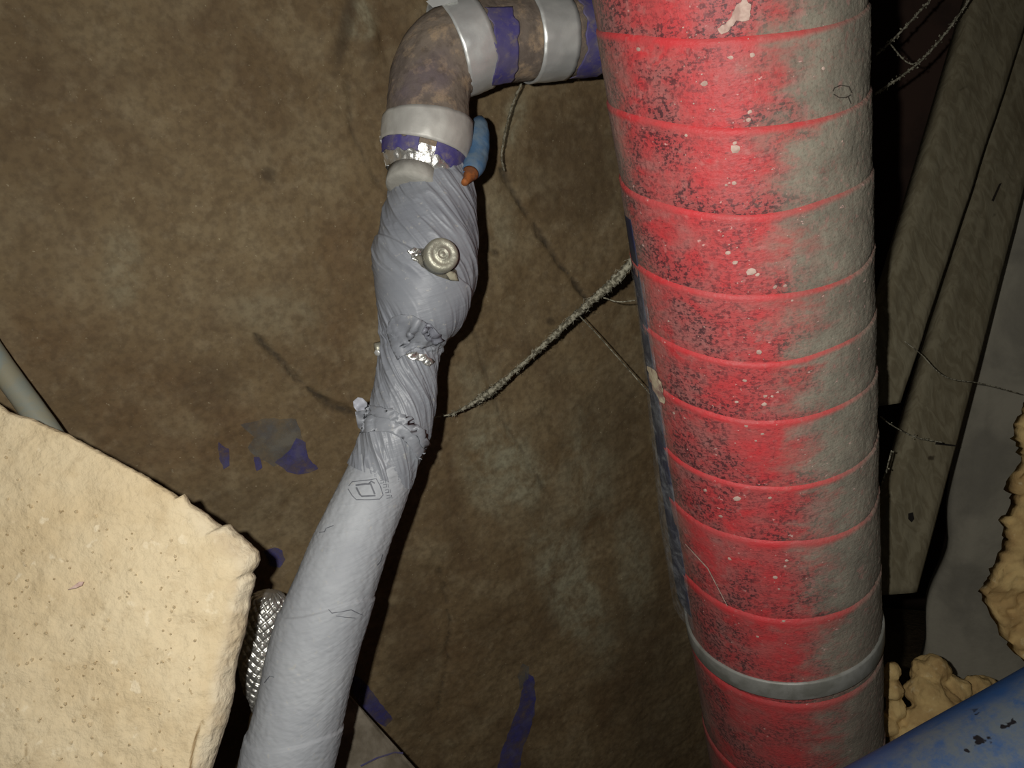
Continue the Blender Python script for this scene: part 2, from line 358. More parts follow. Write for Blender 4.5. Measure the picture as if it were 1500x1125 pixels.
def strip_poly(pl, w):
    L = []; Rr = []
    for i, p in enumerate(pl):
        a = pl[max(0, i - 1)]; b = pl[min(len(pl) - 1, i + 1)]; dx, dy = b[0] - a[0], b[1] - a[1]; l = math.hypot(dx, dy); wi = w[i] if isinstance(w, (list, tuple)) else w
        L.append((p[0] - dy / l * wi / 2, p[1] + dx / l * wi / 2)); Rr.append((p[0] + dy / l * wi / 2, p[1] - dx / l * wi / 2))
    return L + Rr[::-1]
wo = .0016
poly_decal('paint_patch', [(352, 622), (395, 612), (432, 614), (440, 628), (446, 660), (430, 672), (400, 682), (378, 672), (362, 655), (372, 640)], hit_wall, MPGREY, wall, wo, 7, jitter=1.5, label='faded grey paint patch on the brown wall')
poly_decal('paint_patch', [(402, 676), (426, 656), (434, 640), (447, 646), (450, 668), (466, 686), (452, 692), (436, 694), (420, 690)], hit_wall, MPATCH, wall, wo + .0006, 6, jitter=1, label='dark blue paint patch with a pointed right end')
poly_decal('paint_patch', [(319, 646), (326, 652), (336, 658), (337, 682), (328, 686), (321, 672)], hit_wall, MPATCH, wall, wo, 5, jitter=1, label='small upright blue paint smear')
poly_decal('paint_patch', [(371, 670), (380, 668), (384, 684), (376, 690)], hit_wall, MPATCH, wall, wo, 5, jitter=1, label='tiny blue paint smear')
poly_decal('paint_patch', [(386, 804), (402, 801), (414, 806), (416, 818), (408, 830), (396, 828)], hit_wall, MPATCH, wall, wo, 5, jitter=1, label='blue paint smear beside the beige slab')
poly_decal('paint_patch', [(514, 985), (530, 992), (548, 1016), (574, 1050), (562, 1062), (540, 1046), (516, 1014)], hit_wall, MPATCH, wall, wo, 6, jitter=1, label='slanting blue paint stroke beside the grey pipe foot')
poly_decal('paint_patch', [(766, 972), (776, 976), (772, 1000), (762, 1012), (758, 990)], hit_wall, MPGREY, wall, wo, 5, jitter=1, label='pale end of the lower blue stroke')
poly_decal('paint_patch', [(770, 985), (782, 990), (784, 1030), (778, 1068), (764, 1100), (756, 1140), (722, 1140), (738, 1090), (750, 1062), (762, 1030)], hit_wall, MPATCH, wall, wo, 7, jitter=1.5, label='long blue paint stroke low on the wall')
def quad_wall(name, a, b, thick, mat, n=(40, 60), seed=1, amp=.003, z0=0, z1=1.62):
    """vertical wall panel from plan point a to plan point b"""
    a = np.array(a); b = np.array(b); d = b - a; L = np.linalg.norm(d); d /= L; nn = np.array([d[1], -d[0]])   # faces to the right of a->b
    u = np.linspace(0, L, n[0]); z = np.linspace(z1, z0, n[1]); U, Zz = np.meshgrid(u, z)
    o = amp * fbm(U * 12, Zz * 12, o=4, seed=seed)
    top = np.stack([a[0] + d[0] * U + nn[0] * o, a[1] + d[1] * U + nn[1] * o, Zz], -1); bot = np.stack([a[0] + d[0] * U - nn[0] * thick, a[1] + d[1] * U - nn[1] * thick, Zz], -1)
    V, F = closed_sheet(top, bot); return obj(name, V, F, mat, kind='structure')
def plan(x, y, d):
    p = P(x, y, d); return (p[0], p[1])
def hz(az, dist): return (math.sin(math.radians(az)) * dist, math.cos(math.radians(az)) * dist)
quad_wall('wall_far', hz(12, 1.50), hz(50, 1.60), .05, MDARK, seed=4)
lw0 = WN * (HW - .02) + WT * (T0)
quad_wall('wall_left', (lw0[0] - WN[0] * .9, lw0[1] - WN[1] * .9), (lw0[0], lw0[1]), .08, MW, seed=8)
flr = np.array([[[-2, -1.2, 0], [2, -1.2, 0]], [[-2, 1.8, 0], [2, 1.8, 0]]], float); flb = flr.copy(); flb[..., 2] = -.06
V, F = closed_sheet(flr, flb); obj('floor', V, F, MW, kind='structure')

# grey concrete face in the right background: its slanting left edge runs beside the planks
def quad_px(name, q, thick, mat, n=(30, 50), seed=1, amp=.002, parent=None, jag=0, **k):
    """sheet whose front corners are (x, y, depth): TL, TR, BR, BL"""
    c = [P(*p) for p in q]; s = np.linspace(0, 1, n[0]); t = np.linspace(0, 1, n[1]); Sx, Ty = np.meshgrid(s, t)
    if jag: Sx = Sx + jag * fbm(Ty * 9, Ty * 0 + seed, o=3, seed=seed) * (1 - Sx)
    f = lambda w: w[..., None]
    top = f((1 - Sx) * (1 - Ty)) * c[0] + f(Sx * (1 - Ty)) * c[1] + f(Sx * Ty) * c[2] + f((1 - Sx) * Ty) * c[3]
    nn = nz(np.cross(c[1] - c[0], c[3] - c[0])); nn = nn if nn.dot(c[0] - CAM) < 0 else -nn
    o = amp * fbm(Sx * 6, Ty * 9, o=4, seed=seed) - amp * 2 * (1 - sst(0, .12, np.minimum(Sx, 1 - Sx)))
    V, F = closed_sheet(top + f(o) * nn, top - nn * thick); return obj(name, V, F, mat, parent, **k)
quad_px('wall_right', [(1490, -60, .98), (1760, -60, .90), (1760, 1330, 1.0), (1316, 1330, 1.12)], .06, MGREY, (50, 90), 5, .006, jag=.06, kind='structure')

# ------------------------------------------------------------------ red pipe
RP = .09; AZR = math.radians(20.13); LR = RP / math.sin(math.radians(8.62))
RC = np.array([math.sin(AZR) * LR, math.cos(AZR) * LR])
ra = np.array([-math.sin(AZR), -math.cos(AZR), 0]); rb = np.array([math.cos(AZR), -math.sin(AZR), 0])   # towards camera, to the right
def red_pt(th, z, r=RP):
    th = np.asarray(th, float); r = np.asarray(r, float) + 0 * th
    return np.array([RC[0], RC[1], 0]) + (r * np.cos(th))[..., None] * ra + (r * np.sin(th))[..., None] * rb + np.asarray(z)[..., None] * np.array([0, 0, 1.])
def hit_red(x, y):
    r = ray(x, y); a = r[0] ** 2 + r[1] ** 2; b = -2 * (r[0] * RC[0] + r[1] * RC[1]); c = RC.dot(RC) - (RP + .0008) ** 2
    k = (-b - math.sqrt(max(0, b * b - 4 * a * c))) / (2 * a); p = CAM + r * k; n = nz([p[0] - RC[0], p[1] - RC[1], 0]); return p, n
red = thing('red_pipe', 'thick upright pipe wrapped in red tape, its right side coated in grey dust', 'pipe', (RC[0], RC[1], 0))
ys = [-210, -75, 60, 188, 313, 435, 530, 618, 714, 798, 910, 1035, 1165]
zr = [hit_red(1060 + .095 * y, y)[0][2] for y in ys]
zr = [1.62] + zr + [zr[-1] - .12 * k for k in range(1, 4)] + [0.0]
NTH = 300; th = np.linspace(-math.pi, math.pi, NTH, endpoint=False)
for k in range(len(zr) - 1):
    za, zb = zr[k], zr[k + 1]; vis = zb < 1.33 and za > .45
    rows = max(6, int((za - zb) / (.0016 if vis else .01)))
    ph = np.linspace(-.02, 1.03, rows); TH, PH = np.meshgrid(th, ph)
    e = -(.004 + .008 * sst(.7, 1.2, za)) * np.sin(TH) + .0012 * np.sin(TH + k * .8) + .0022 * vn(TH * 1.3, TH * 0 + k, seed=k)      # laps wander a little
    e2 = -(.004 + .008 * sst(.7, 1.2, zb)) * np.sin(TH) + .0012 * np.sin(TH + (k + 1) * .8) + .0022 * vn(TH * 1.3, TH * 0 + k + 1, seed=k + 1)
    if k == 0: e = e * 0
    if k == len(zr) - 2: e2 = e2 * 0
    ta = .014 * sst(.75, 1.2, za); tb = .014 * sst(.75, 1.2, zb)
    if 0 < k: e = e + ta * (1 - np.cos(TH))
    if k < len(zr) - 2: e2 = e2 + tb * (1 - np.cos(TH))
    ZV = (za + e) * (1 - PH) + (zb + e2) * PH
    sh = np.clip(PH, 0, 1)
    rr = RP + .0011 * (1 - sh) ** 1.2 - .0016 * (1 - sst(-.02, .012, PH)) - .0006 * sst(.93, 1.0, PH)
    rr = rr + .0007 * fbm(TH * 3, ZV * 30, o=3, seed=21) + .0006 * sst(.3, 1.2, TH) * fbm(TH * 40, ZV * 400, o=3, seed=33) + .0003 * fbm(TH * 60, ZV * 300, o=2, seed=44)
    if k == len(zr) - 2: ZV = np.maximum(ZV, 0)
    V = red_pt(TH, ZV, rr).reshape(-1, 3)
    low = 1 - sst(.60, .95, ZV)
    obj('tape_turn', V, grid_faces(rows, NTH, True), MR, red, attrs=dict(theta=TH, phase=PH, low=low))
# clamp band low on the pipe
def red_band(name, zc, h, r, mat, th0=-math.pi, th1=math.pi, n=160, wob=.0, label=None, zfun=None):
    t = np.linspace(th0, th1, n); prof = [(-.5, -.004), (-.5, 0), (-.42, .0006), (.42, .0006), (.5, 0), (.5, -.004)]
    rows = np.array([red_pt(t, zc + (zfun(t) if zfun else 0) + a * h, r + b) for a, b in prof])
    full = th1 - th0 > 6.2
    if full: rows = rows[:, :-1]
    return obj(name, rows.reshape(-1, 3), grid_faces(len(prof), rows.shape[1], full), mat, red, label=label)
zb_ = hit_red(1140, 1011)[0][2]
red_band('clamp_band', zb_, .020, RP + .0022, m_flat('grey_band', col(150, 150, 144), col(126, 126, 118), .5, .2, .4, 40, .3, 160), label='grey clamp band around the pipe foot')
# blue lining and clear film peeping out behind the left edge
MNAVY = m_flat('navy_lining', col(40, 42, 68), col(62, 62, 70), .7, 0, .3, 25, .3, 120)
t = np.linspace(-2.5, -1.12, 60); z = np.linspace(hit_red(1000, 330)[0][2], zb_ + .035, 200); TH, ZV = np.meshgrid(t, z)
prog = sst(0, .35, (z[0] - ZV)); bul = .0008 + .0060 * prog * (1 - sst(-1.55, -1.12, TH)) + .0012 * fbm(TH * 4, ZV * 22, o=3, seed=2) * prog
V, F = closed_sheet(red_pt(TH, ZV, RP + bul), red_pt(TH, ZV, RP + bul - .0007)); obj('blue_lining', V, F, MNAVY, red, label='dark blue lining showing at the left edge')
t = np.linspace(-2.6, -1.0, 90); z = np.linspace(hit_red(1000, 420)[0][2], zb_ + .03, 200); TH, ZV = np.meshgrid(t, z)
prog = sst(0, .3, (z[0] - ZV)); ZV = ZV + .02 * (TH + 1.6) ** 2 * (1 - prog) * 0 + (1 - sst(-1.5, -.9, TH)) * 0
bul = .0024 + .010 * prog * (1 - sst(-1.5, -.8, TH)) + .0016 * fbm(TH * 5, ZV * 26, o=3, seed=6) * prog
V, F = closed_sheet(red_pt(TH, ZV, RP + bul), red_pt(TH, ZV, RP + bul - .0003)); obj('plastic_film', V, F, MCF, red, label='crinkled clear plastic film')
# paint splashes
poly_decal('paint_splash', [(1050, 42), (1062, 34), (1072, 24), (1080, 6), (1092, -4), (1100, 10), (1098, 30), (1088, 33), (1078, 30), (1066, 46), (1056, 50)], hit_red, MPAINT, red, .0012, 4, disp=lambda x, y: .0012 * random.random(), jitter=1.5, label='dried whitish paint splash')
poly_decal('bare_patch', [(952, 535), (962, 540), (974, 560), (978, 590), (970, 586), (960, 565)], hit_red, m_flat('cream_scrape', col(214, 200, 170), col(150, 120, 110), .8, 0, .2, 90, .5, 200), red, .0028, 4, jitter=1.5)
dv, df = [], []
def dab(p, n, r, asp=1.0):
    u = nz(np.cross(n, [0, 0, 1.])) ; v = np.cross(n, u); b = len(dv); m = 7
    for i in range(m):
        a = 2 * math.pi * i / m; q = r * random.uniform(.7, 1.2); dv.append(p + u * q * asp * math.cos(a) + v * q * math.sin(a) + n * .0006)
    dv.append(p + n * (.0006 + r * .35))
    for i in range(m): df.append([b + i, b + (i + 1) % m, b + m])
spots = [(1078, 218, 7), (1070, 84, 3), (1102, 81, 3.5), (1032, 122, 4.5), (1098, 164, 3), (1096, 176, 3), (1005, 198, 2.5), (1076, 209, 2.5), (1075, 268, 3), (1064, 271, 2), (1066, 370, 4), (1077, 384, 4), (1100, 397, 6.5), (1110, 402, 3),
         (1112, 515, 4.5), (1091, 557, 3), (1121, 580, 3), (1119, 592, 4), (1131, 580, 2.5), (1079, 588, 2.5), (1117, 635, 2.5), (1093, 624, 3), (1107, 645, 2), (980, 470, 2), (1034, 718, 4), (1080, 730, 6), (1128, 729, 3), (1056, 756, 3.5), (1069, 818, 3.5), (1136, 845, 4), (1141, 862, 2.5),
         (1152, 820, 3), (1150, 829, 2.5), (1148, 909, 3), (1110, 932, 3), (936, 72, 3.5), (988, 605, 3), (1160, 440, 2), (1135, 420, 3), (1150, 418, 3), (1233, 207, 2), (1205, 100, 3)]
for x, y, r in spots:
    p, n = hit_red(x, y); dab(p, n, r * .00042, 1.25)
for i in range(150):
    x = random.gauss(1090, 55); y = random.uniform(0, 950)
    if 930 + .09 * y < x < 1250: p, n = hit_red(x + .09 * y - 40, y); dab(p, n, random.uniform(.4, .9) * .00055, 1.3)
obj('paint_drops', dv, df, MPAINT, red, kind='stuff', smooth=True)
def rib(path, w, hit, mat, parent, name, off=.0006, **k): return poly_decal(name, strip_poly(path, w), hit, mat, parent, off, 3, **k)
rib([(1217, 134), (1219, 129), (1228, 125), (1240, 127), (1244, 136)], 1.3, hit_red, MINKD, red, 'ink_mark', .0016, label='small scratched square mark')
rib([(1243, 139), (1236, 143), (1226, 143), (1218, 138)], 1.3, hit_red, MINKD, red, 'ink_mark', .0016)
rib([(1239, 142), (1243, 152)], 1.3, hit_red, MINKD, red, 'ink_mark', .0016)
rib([(1008, 795), (1040, 830), (1068, 885)], [1, 1.6, .8], hit_red, MPAINT, red, 'scratch', .003, label='pale diagonal scratch')

# ------------------------------------------------------------------ tubes along a curved spine
class Tube:
    def __init__(s, pts, n=400):
        w = np.array([list(P(x, y, d)) + [r * d / FPX] for x, y, d, r in pts]); Q = []
        ww = np.concatenate([[2 * w[0] - w[1]], w, [2 * w[-1] - w[-2]]])
        m = 24
        for i in range(1, len(ww) - 2):
            p0, p1, p2, p3 = ww[i - 1:i + 3]
            for k in range(m):
                t = k / m; Q.append(.5 * ((2 * p1) + (-p0 + p2) * t + (2 * p0 - 5 * p1 + 4 * p2 - p3) * t * t + (-p0 + 3 * p1 - 3 * p2 + p3) * t ** 3))
        Q.append(w[-1]); Q = np.array(Q); L = np.concatenate([[0], np.cumsum(np.linalg.norm(np.diff(Q[:, :3], axis=0), axis=1))])
        s.len = L[-1]; s.L = np.linspace(0, s.len, n); s.Q = np.stack([np.interp(s.L, L, Q[:, i]) for i in range(4)], 1)
        T = np.gradient(s.Q[:, :3], axis=0); T = T / np.linalg.norm(T, axis=1)[:, None]
        for _ in range(6): T[1:-1] = (T[:-2] + 2 * T[1:-1] + T[2:]) / 4
        T = T / np.linalg.norm(T, axis=1)[:, None]
        A = CAM - s.Q[:, :3]; A = A - (A * T).sum(1)[:, None] * T; A = A / np.linalg.norm(A, axis=1)[:, None]; s.T, s.A, s.B = T, A, np.cross(A, T)
        v = (s.Q[:, :3] - CAM) @ R3; s.px = np.stack([v[:, 0] / v[:, 2] * FPX + 750, v[:, 1] / v[:, 2] * FPX + 562.5], 1)
    def at(s, x, y): return s.L[np.argmin(np.hypot(s.px[:, 0] - x, s.px[:, 1] - y))]
    def pt(s, l, th, off=0.0):
        l = np.asarray(l, float); f = lambda a: np.stack([np.interp(l, s.L, a[:, i]) for i in range(a.shape[1])], -1)
        q, A, B = f(s.Q), f(s.A), f(s.B); r = q[..., 3] + off
        return q[..., :3] + (r * np.cos(th))[..., None] * A + (r * np.sin(th))[..., None] * B
    def rad(s, l): return np.interp(l, s.L, s.Q[:, 3])
def tube_mesh(name, T, l0, l1, nl, nth, mat, parent, disp=None, caps=(False, False), wall=0, label=None, attr=None, **k):
    l = np.linspace(l0, l1, nl); t = np.linspace(-math.pi, math.pi, nth, endpoint=False); TH, LL = np.meshgrid(t, l)
    o = disp(LL, TH) if disp else 0 * LL
    V = T.pt(LL, TH, o).reshape(-1, 3); F = grid_faces(nl, nth, True).tolist()
    if caps[0]:
        for rr_, ll in ((.0, 0),):
            V = np.concatenate([V, T.pt(np.array([l0]), np.array([0.]), -T.rad(l0))]); c = len(V) - 1; F += [[c, (j + 1) % nth, j] for j in range(nth)]
    if caps[1]:
        V = np.concatenate([V, T.pt(np.array([l1]), np.array([0.]), -T.rad(l1))]); c = len(V) - 1; b = (nl - 1) * nth; F += [[c, b + j, b + (j + 1) % nth] for j in range(nth)]
    o_ = obj(name, V, F, mat, parent, label=label, attrs=attr, **k); o_['_'] = 0; del o_['_']
    return o_, V, F
def band(name, T, l0, l1, off, mat, parent, th0=-math.pi, th1=math.pi, n=120, thick=.0012, skew=0, label=None, wob=0, m=10, edge=0):
    t = np.linspace(th0, th1, n); u = np.linspace(0, 1, m); TT_, UU = np.meshgrid(t, u)
    l0_ = l0 + edge * vn(t * 6, t * 0, seed=3); l1_ = l1 + edge * vn(t * 6, t * 0 + 5, seed=4)
    LL = l0_[None] * (1 - UU) + l1_[None] * UU + skew * np.sin(TT_)
    o = off + wob * fbm(TT_ * 5, UU * 4, o=3, seed=5)
    V, F = closed_sheet(T.pt(LL, TT_, o), T.pt(LL, TT_, o - thick)); return obj(name, V, F, mat, parent, label=label)
def bvh_hit(V, F):
    tree = BVHTree.FromPolygons([Vector(v) for v in V], F)
    def hit(x, y):
        r = nz(ray(x, y)); h = tree.ray_cast(Vector(CAM), Vector(r))
        if h[0] is None:
            h = tree.find_nearest(Vector(CAM + r * .55))
        n = np.array(h[1]); n = n if n.dot(r) < 0 else -n
        return np.array(h[0]), n
    return hit

pipe = thing('insulated_pipe', 'grey tape-wrapped pipe with strapped elbow, swollen valve and slanting lower sleeve', 'pipe', P(430, 1125, .52) * [1, 1, 0])
EL = Tube([(1010, 40, .64, 55), (930, 46, .615, 55), (850, 51, .595, 56), (790, 55, .582, 57), (735, 60, .571, 59), (690, 66, .562, 62), (655, 82, .557, 62), (634, 112, .554, 60), (628, 150, .552, 59), (626, 190, .552, 62), (619, 232, .552, 58), (612, 262, .552, 46)])
def el_disp(L, TH):
    return .0011 * fbm(L * 60, TH * 2.2, o=4, seed=51) + .0003 * fbm(L * 400, TH * 14, o=2, seed=5)
lfo = EL.at(620, 236)
_, Ve, Fe = tube_mesh('elbow_insulation', EL, 0, lfo, 240, 120, MEL, pipe, el_disp, label='dusty grey-brown insulation sleeve on the elbow')
elb = _; ORG[elb] = ORG[pipe]
hit_el = bvh_hit(Ve, Fe)
def patch(name, T, x0, x1, th0, th1, off, mat, parent, label=None):
    return band(name, T, T.at(*x0), T.at(*x1), off, mat, parent, th0, th1, 40, .0005, label=label, wob=.0004, m=16, edge=.0022)
patch('blue_tape', EL, (735, 62), (700, 75), -.75, 1.15, .0017, MBL, elb, 'worn blue tape strip by the slanted strap')
patch('blue_tape', EL, (872, 50), (830, 52), -.9, 1.5, .0017, MBL, elb, 'worn blue tape strip next to the red pipe')
patch('blue_tape', EL, (630, 221), (620, 240), -1.6, -.15, .0014, MBL, elb, 'blue tape ring under the lowest strap')
patch('blue_tape', EL, (630, 219), (620, 241), .25, 1.55, .0014, MBL, elb)
for (c0, c1, sk, lb) in (((822, 53), (770, 56), 0, 'aluminium strap on the level run'), ((629, 176), (622, 222), 0, 'dull aluminium strap around the lower elbow')):
    la, lb_ = EL.at(*c0), EL.at(*c1); mid = (la + lb_) / 2; hw = (lb_ - la) / 2
    band('metal_strap', EL, mid - hw, mid + hw, .0024, MDUL if 'dull' in lb else MAL, pipe, thick=.0012, skew=sk, label=lb, wob=.0006)
ST = Tube([(702, 57, .566, 70), (684, 64, .563, 70), (662, 73, .560, 70), (648, 78, .558, 70)], 60)
band('metal_strap', ST, .004, ST.len - .004, .0, MAL, pipe, thick=.0012, label='wide aluminium strap slanting across the elbow', wob=.0006)
# strap tails
def slab_px(name, poly, d, thick, mat, parent, label=None):
    V = [P(x, y, d if not isinstance(d, list) else d[i]) for i, (x, y) in enumerate(poly)]; n = len(V); nn = nz(CAM - V[0]); V += [v - nn * thick for v in V]
    F = [list(range(n)), list(range(n, 2 * n))[::-1]] + [[i, i + n, (i + 1) % n + n, (i + 1) % n] for i in range(n)]
    return obj(name, V, F, mat, parent, label=label, smooth=False)
slab_px('strap_tail', [(556, 199), (563, 200), (570, 243), (565, 243)], .545, .006, MAL, pipe, 'bright strap end sticking out on the left')
slab_px('strap_tail', [(624, 2), (640, -6), (668, -8), (671, 2), (634, 11)], .528, .004, MAL, pipe, 'folded end of the slanted strap')
# foil collar and the pale foam end
def crink(L, TH): return .0008 * fbm(L * 200, TH * 6, o=2, seed=61) + .0014 * np.abs(vn(TH * 5, L * 160, seed=8))
tube_mesh('foil_collar', EL, lfo - .004, EL.at(613, 259), 26, 140, MFOIL, pipe, crink, label='crinkled silver foil collar under the elbow')
# pale foam end: a thick tilted disc
def disc(name, c, ax, r, th_, mat, parent, n=48, label=None, sq=1.0, prof=None):
    ax = nz(ax); u = nz(np.cross(ax, [0.3, .2, 1.])); v = np.cross(ax, u); prof = prof or [(0, th_), (.8, th_), (.97, th_ * .85), (1, th_ * .6), (1, -th_), (0, -th_)]
    V = []; F = []
    for q, h in prof:
        for j in range(n):
            a = 2 * math.pi * j / n; V.append(np.array(c) + ax * h + (u * math.cos(a) + v * math.sin(a) * sq) * r * max(q, .001))
    F = grid_faces(len(prof), n, True).tolist()
    return obj(name, V, F, mat, parent, label=label), V, F
ax = R3 @ np.array([-.10, .93, -.34])
disc('foam_end', P(606, 268, .540), ax, .0200, .006, MDISC, pipe, label='pale foam end under the foil')
# valve handle: flattened blue vinyl bar
HT = Tube([(703, 172, .585, 5), (702, 184, .575, 13), (700, 205, .568, 17.5), (697, 230, .560, 18), (692, 247, .550, 16), (686, 260, .542, 8), (680, 268, .536, 5)], 80)
tube_mesh('valve_handle', HT, 0, HT.at(688, 258), 40, 40, MHAN, pipe, lambda L, TH: -.0012 * np.cos(TH) ** 2 + .0004 * fbm(L * 300, TH * 3, o=2, seed=2), caps=(True, True), label='blue plastic-coated valve lever')
tube_mesh('handle_stem', HT, HT.at(690, 254), HT.len, 12, 24, MCOP, pipe, caps=(True, True), label='rusty orange lever root')

# ---- grey taped valve and narrow run
VT = Tube([(640, 238, .558, 40), (638, 256, .558, 46), (637, 268, .558, 54), (633, 298, .558, 62), (628, 338, .557, 69), (625, 372, .556, 72), (623, 410, .556, 70.5), (617, 450, .556, 63), (608, 480, .557, 50), (602, 504, .558, 41), (598, 532, .558, 41), (594, 570, .558, 42), (589, 602, .557, 44), (579, 636, .556, 46), (566, 672, .555, 45), (551, 708, .553, 47)], 500)
lneck, lwrap = VT.at(602, 502), VT.at(566, 672)
def ridg(x, y, seed, o=2):
    r = 0; a = 1
    for i in range(o): r = r + a * (1 - np.abs(vn(x * 2 ** i, y * 2 ** i, seed=seed + i))) ** 3; a *= .5
    return r
def wrap_disp(L, TH):
    r = .035; s = (TH * r)                       # metres around
    # folds run down to the right: across direction rotated
    ca, sa = math.cos(.75), math.sin(.75)
    u = (L * ca - s * sa); v = (L * sa + s * ca)
    soft = .0014 * ridg(u * 85, v * 12, 71, 3) + .0007 * ridg(u * 190, v * 30, 75)
    lo = VT.at(624, 400); mid = sst(lo - .004, lo + .012, L) * (1 - sst(lneck - .030, lneck - .012, L))
    calm = 1 - .9 * mid * (1 - sst(.45, 1.1, TH))
    lap = (u / .021) % 1.0; step = .0011 * (1 - lap) * sst(0, .06, lap)
    edge_ = VT.at(624, 388) + .017 * np.sin(TH)
    shelf = .0018 * sst(edge_ - .0008, edge_ + .0006, L) * (1 - sst(lneck - .02, lneck, L)) * (1 - sst(.9, 1.5, TH))
    pinch = .0022 * np.exp(-((L - lneck) / .006) ** 2) * fbm(TH * 4, L * 200, o=2, seed=9)
    return soft * calm + step * calm + shelf + pinch
tw, Vt, Ft = tube_mesh('tape_wrap', VT, 0, VT.at(556, 697), 460, 260, MT, pipe, wrap_disp, label='wrinkled grey vinyl tape around valve and narrow run')
hit_t = bvh_hit(Vt, Ft)
# slit with foil, cap
MSLIT = m_flat('dark_gap', col(60, 58, 52), col(96, 92, 80), .6, .2, .3, 120, .5, 300)
poly_decal('foil_gap', [(596, 368), (606, 364), (622, 364), (650, 380), (668, 396), (672, 412), (660, 411), (640, 404), (618, 391)], hit_t, MSLIT, pipe, .0004, 4, label='dark slit in the tape around the cap')
poly_decal('foil_shred', [(598, 368), (612, 363), (616, 372), (608, 378), (614, 386), (604, 380)], hit_t, MFOIL, pipe, .0016, 3, disp=lambda x, y: .0012 * random.random(), thick=.0005)
poly_decal('foil_shred', [(650, 396), (664, 398), (671, 411), (658, 409)], hit_t, m_flat('beige_foam', col(150, 145, 125), col(130, 125, 105), .8), pipe, .0014, 4, thick=.0005)
cp, cn = hit_t(641, 379); cax = nz(CAM - cp) + R3 @ np.array([.26, -.24, 0])
cax = nz(cax); rc_ = 24.5 * .50 / FPX
prof = [(0, .0148), (.10, .0148), (.14, .0142), (.22, .0142), (.26, .0150), (.36, .0150), (.40, .0143), (.60, .0143), (.66, .0148), (.82, .0147), (.93, .0138), (.99, .0118), (1, .0095), (1, .0035), (.9, .003), (.9, -.004), (0, -.004)]
capo, _, _ = disc('valve_cap', cp, cax, rc_ * 1.06, .01, MCAP, pipe, 72, 'round nickel cap with raised rings poking out', prof=prof)
# lower crumpled flap of tape
def sn(x, y, sc, seed): return float(vn(np.array([x / sc]), np.array([y / sc]), seed=seed)[0])
def fl(x, y):
    a = (x - 596) * .85 + (y - 486) * .5; w = max(0, 1 - math.hypot((x - 608) / 34, (y - 486) / 30))
    return .0014 + .0048 * w * (.5 + .5 * math.sin(a * .27)) ** 2 + .0006 * sn(x, y, 16, 4)
poly_decal('tape_flap', [(569, 474), (576, 464), (588, 460), (606, 462), (622, 470), (634, 484), (640, 500), (630, 506), (612, 508), (600, 514), (584, 527), (577, 514), (571, 500), (567, 486)], hit_t, MT, pipe, .0, 3.2, disp=fl, thick=.0009, label='loose folded tape flap under the valve')
def fl2(x, y): return .0016 + .0034 * abs(sn(x + y * .4, y, 8, 14))
poly_decal('tape_crumple', [(622, 470), (634, 474), (640, 486), (646, 494), (636, 500), (624, 494), (617, 482)], hit_t, m_flat('grey_tape_crumple', col(112, 114, 122), col(96, 98, 106), .5, 0, .4), pipe, .001, 2.6, disp=fl2, thick=.0009)
poly_decal('foil_shred', [(592, 520), (606, 515), (622, 519), (634, 530), (626, 536), (612, 528), (598, 526)], hit_t, MFOIL, pipe, .001, 3, disp=lambda x, y: .0016 * random.random(), thick=.0006, label='silver foil scrap at the valve neck')
# small screw head on the left of the neck
bp_ = P(556, 510, .556)
disc('bleed_screw', bp_, R3 @ np.array([-1, .25, -.35]), .0052, .0035, MCAP, pipe, 6, 'small metal screw head at the neck')
disc('screw_tip', bp_ + R3 @ np.array([-.0005, .0032, -.004]), R3 @ np.array([-.3, .5, -1]), .0026, .0018, MAL, pipe, 6)
# tape bands with raised lips across the narrow run
def ribbon(path, w, off, name='tape_band', thick=.0011, **k):
    return poly_decal(name, strip_poly(path, w), hit_t, MT, pipe, off, 3.5, disp=lambda x, y: .0006 * sn(x * .5, y, 7, 5), thick=thick, **k)
ribbon([(524, 603), (545, 602), (570, 606), (595, 617), (612, 634), (622, 652)], [14, 15, 15, 15, 14, 12], .0030, label='stepped tape end band')
ribbon([(526, 622), (548, 620), (572, 622), (594, 634), (610, 652), (618, 672)], [26, 24, 22, 20, 18, 12], .0016)
def flapfree(name, poly, d, mat, amp, label=None, seed=3):
    """free-standing crumpled scrap: polygon at depth d with folds"""
    def hitp(x, y):
        r = ray(x, y); return CAM + r * (d + amp * sn(x, y, 14, seed)), -nz(r)
    return poly_decal(name, poly, hitp, mat, pipe, 0, 3, thick=.0012, label=label)
flapfree('tape_tag', [(517, 588), (524, 582), (531, 583), (538, 590), (538, 604), (541, 612), (528, 616), (524, 604), (518, 596)], .548, m_flat('pale_tape', col(186, 188, 194), col(166, 168, 176), .5), .006, 'pale torn tape tag sticking out to the left')
flapfree('tape_tag', [(520, 603), (536, 600), (546, 606), (545, 630), (534, 634), (524, 626)], .546, MT, .005, seed=9)

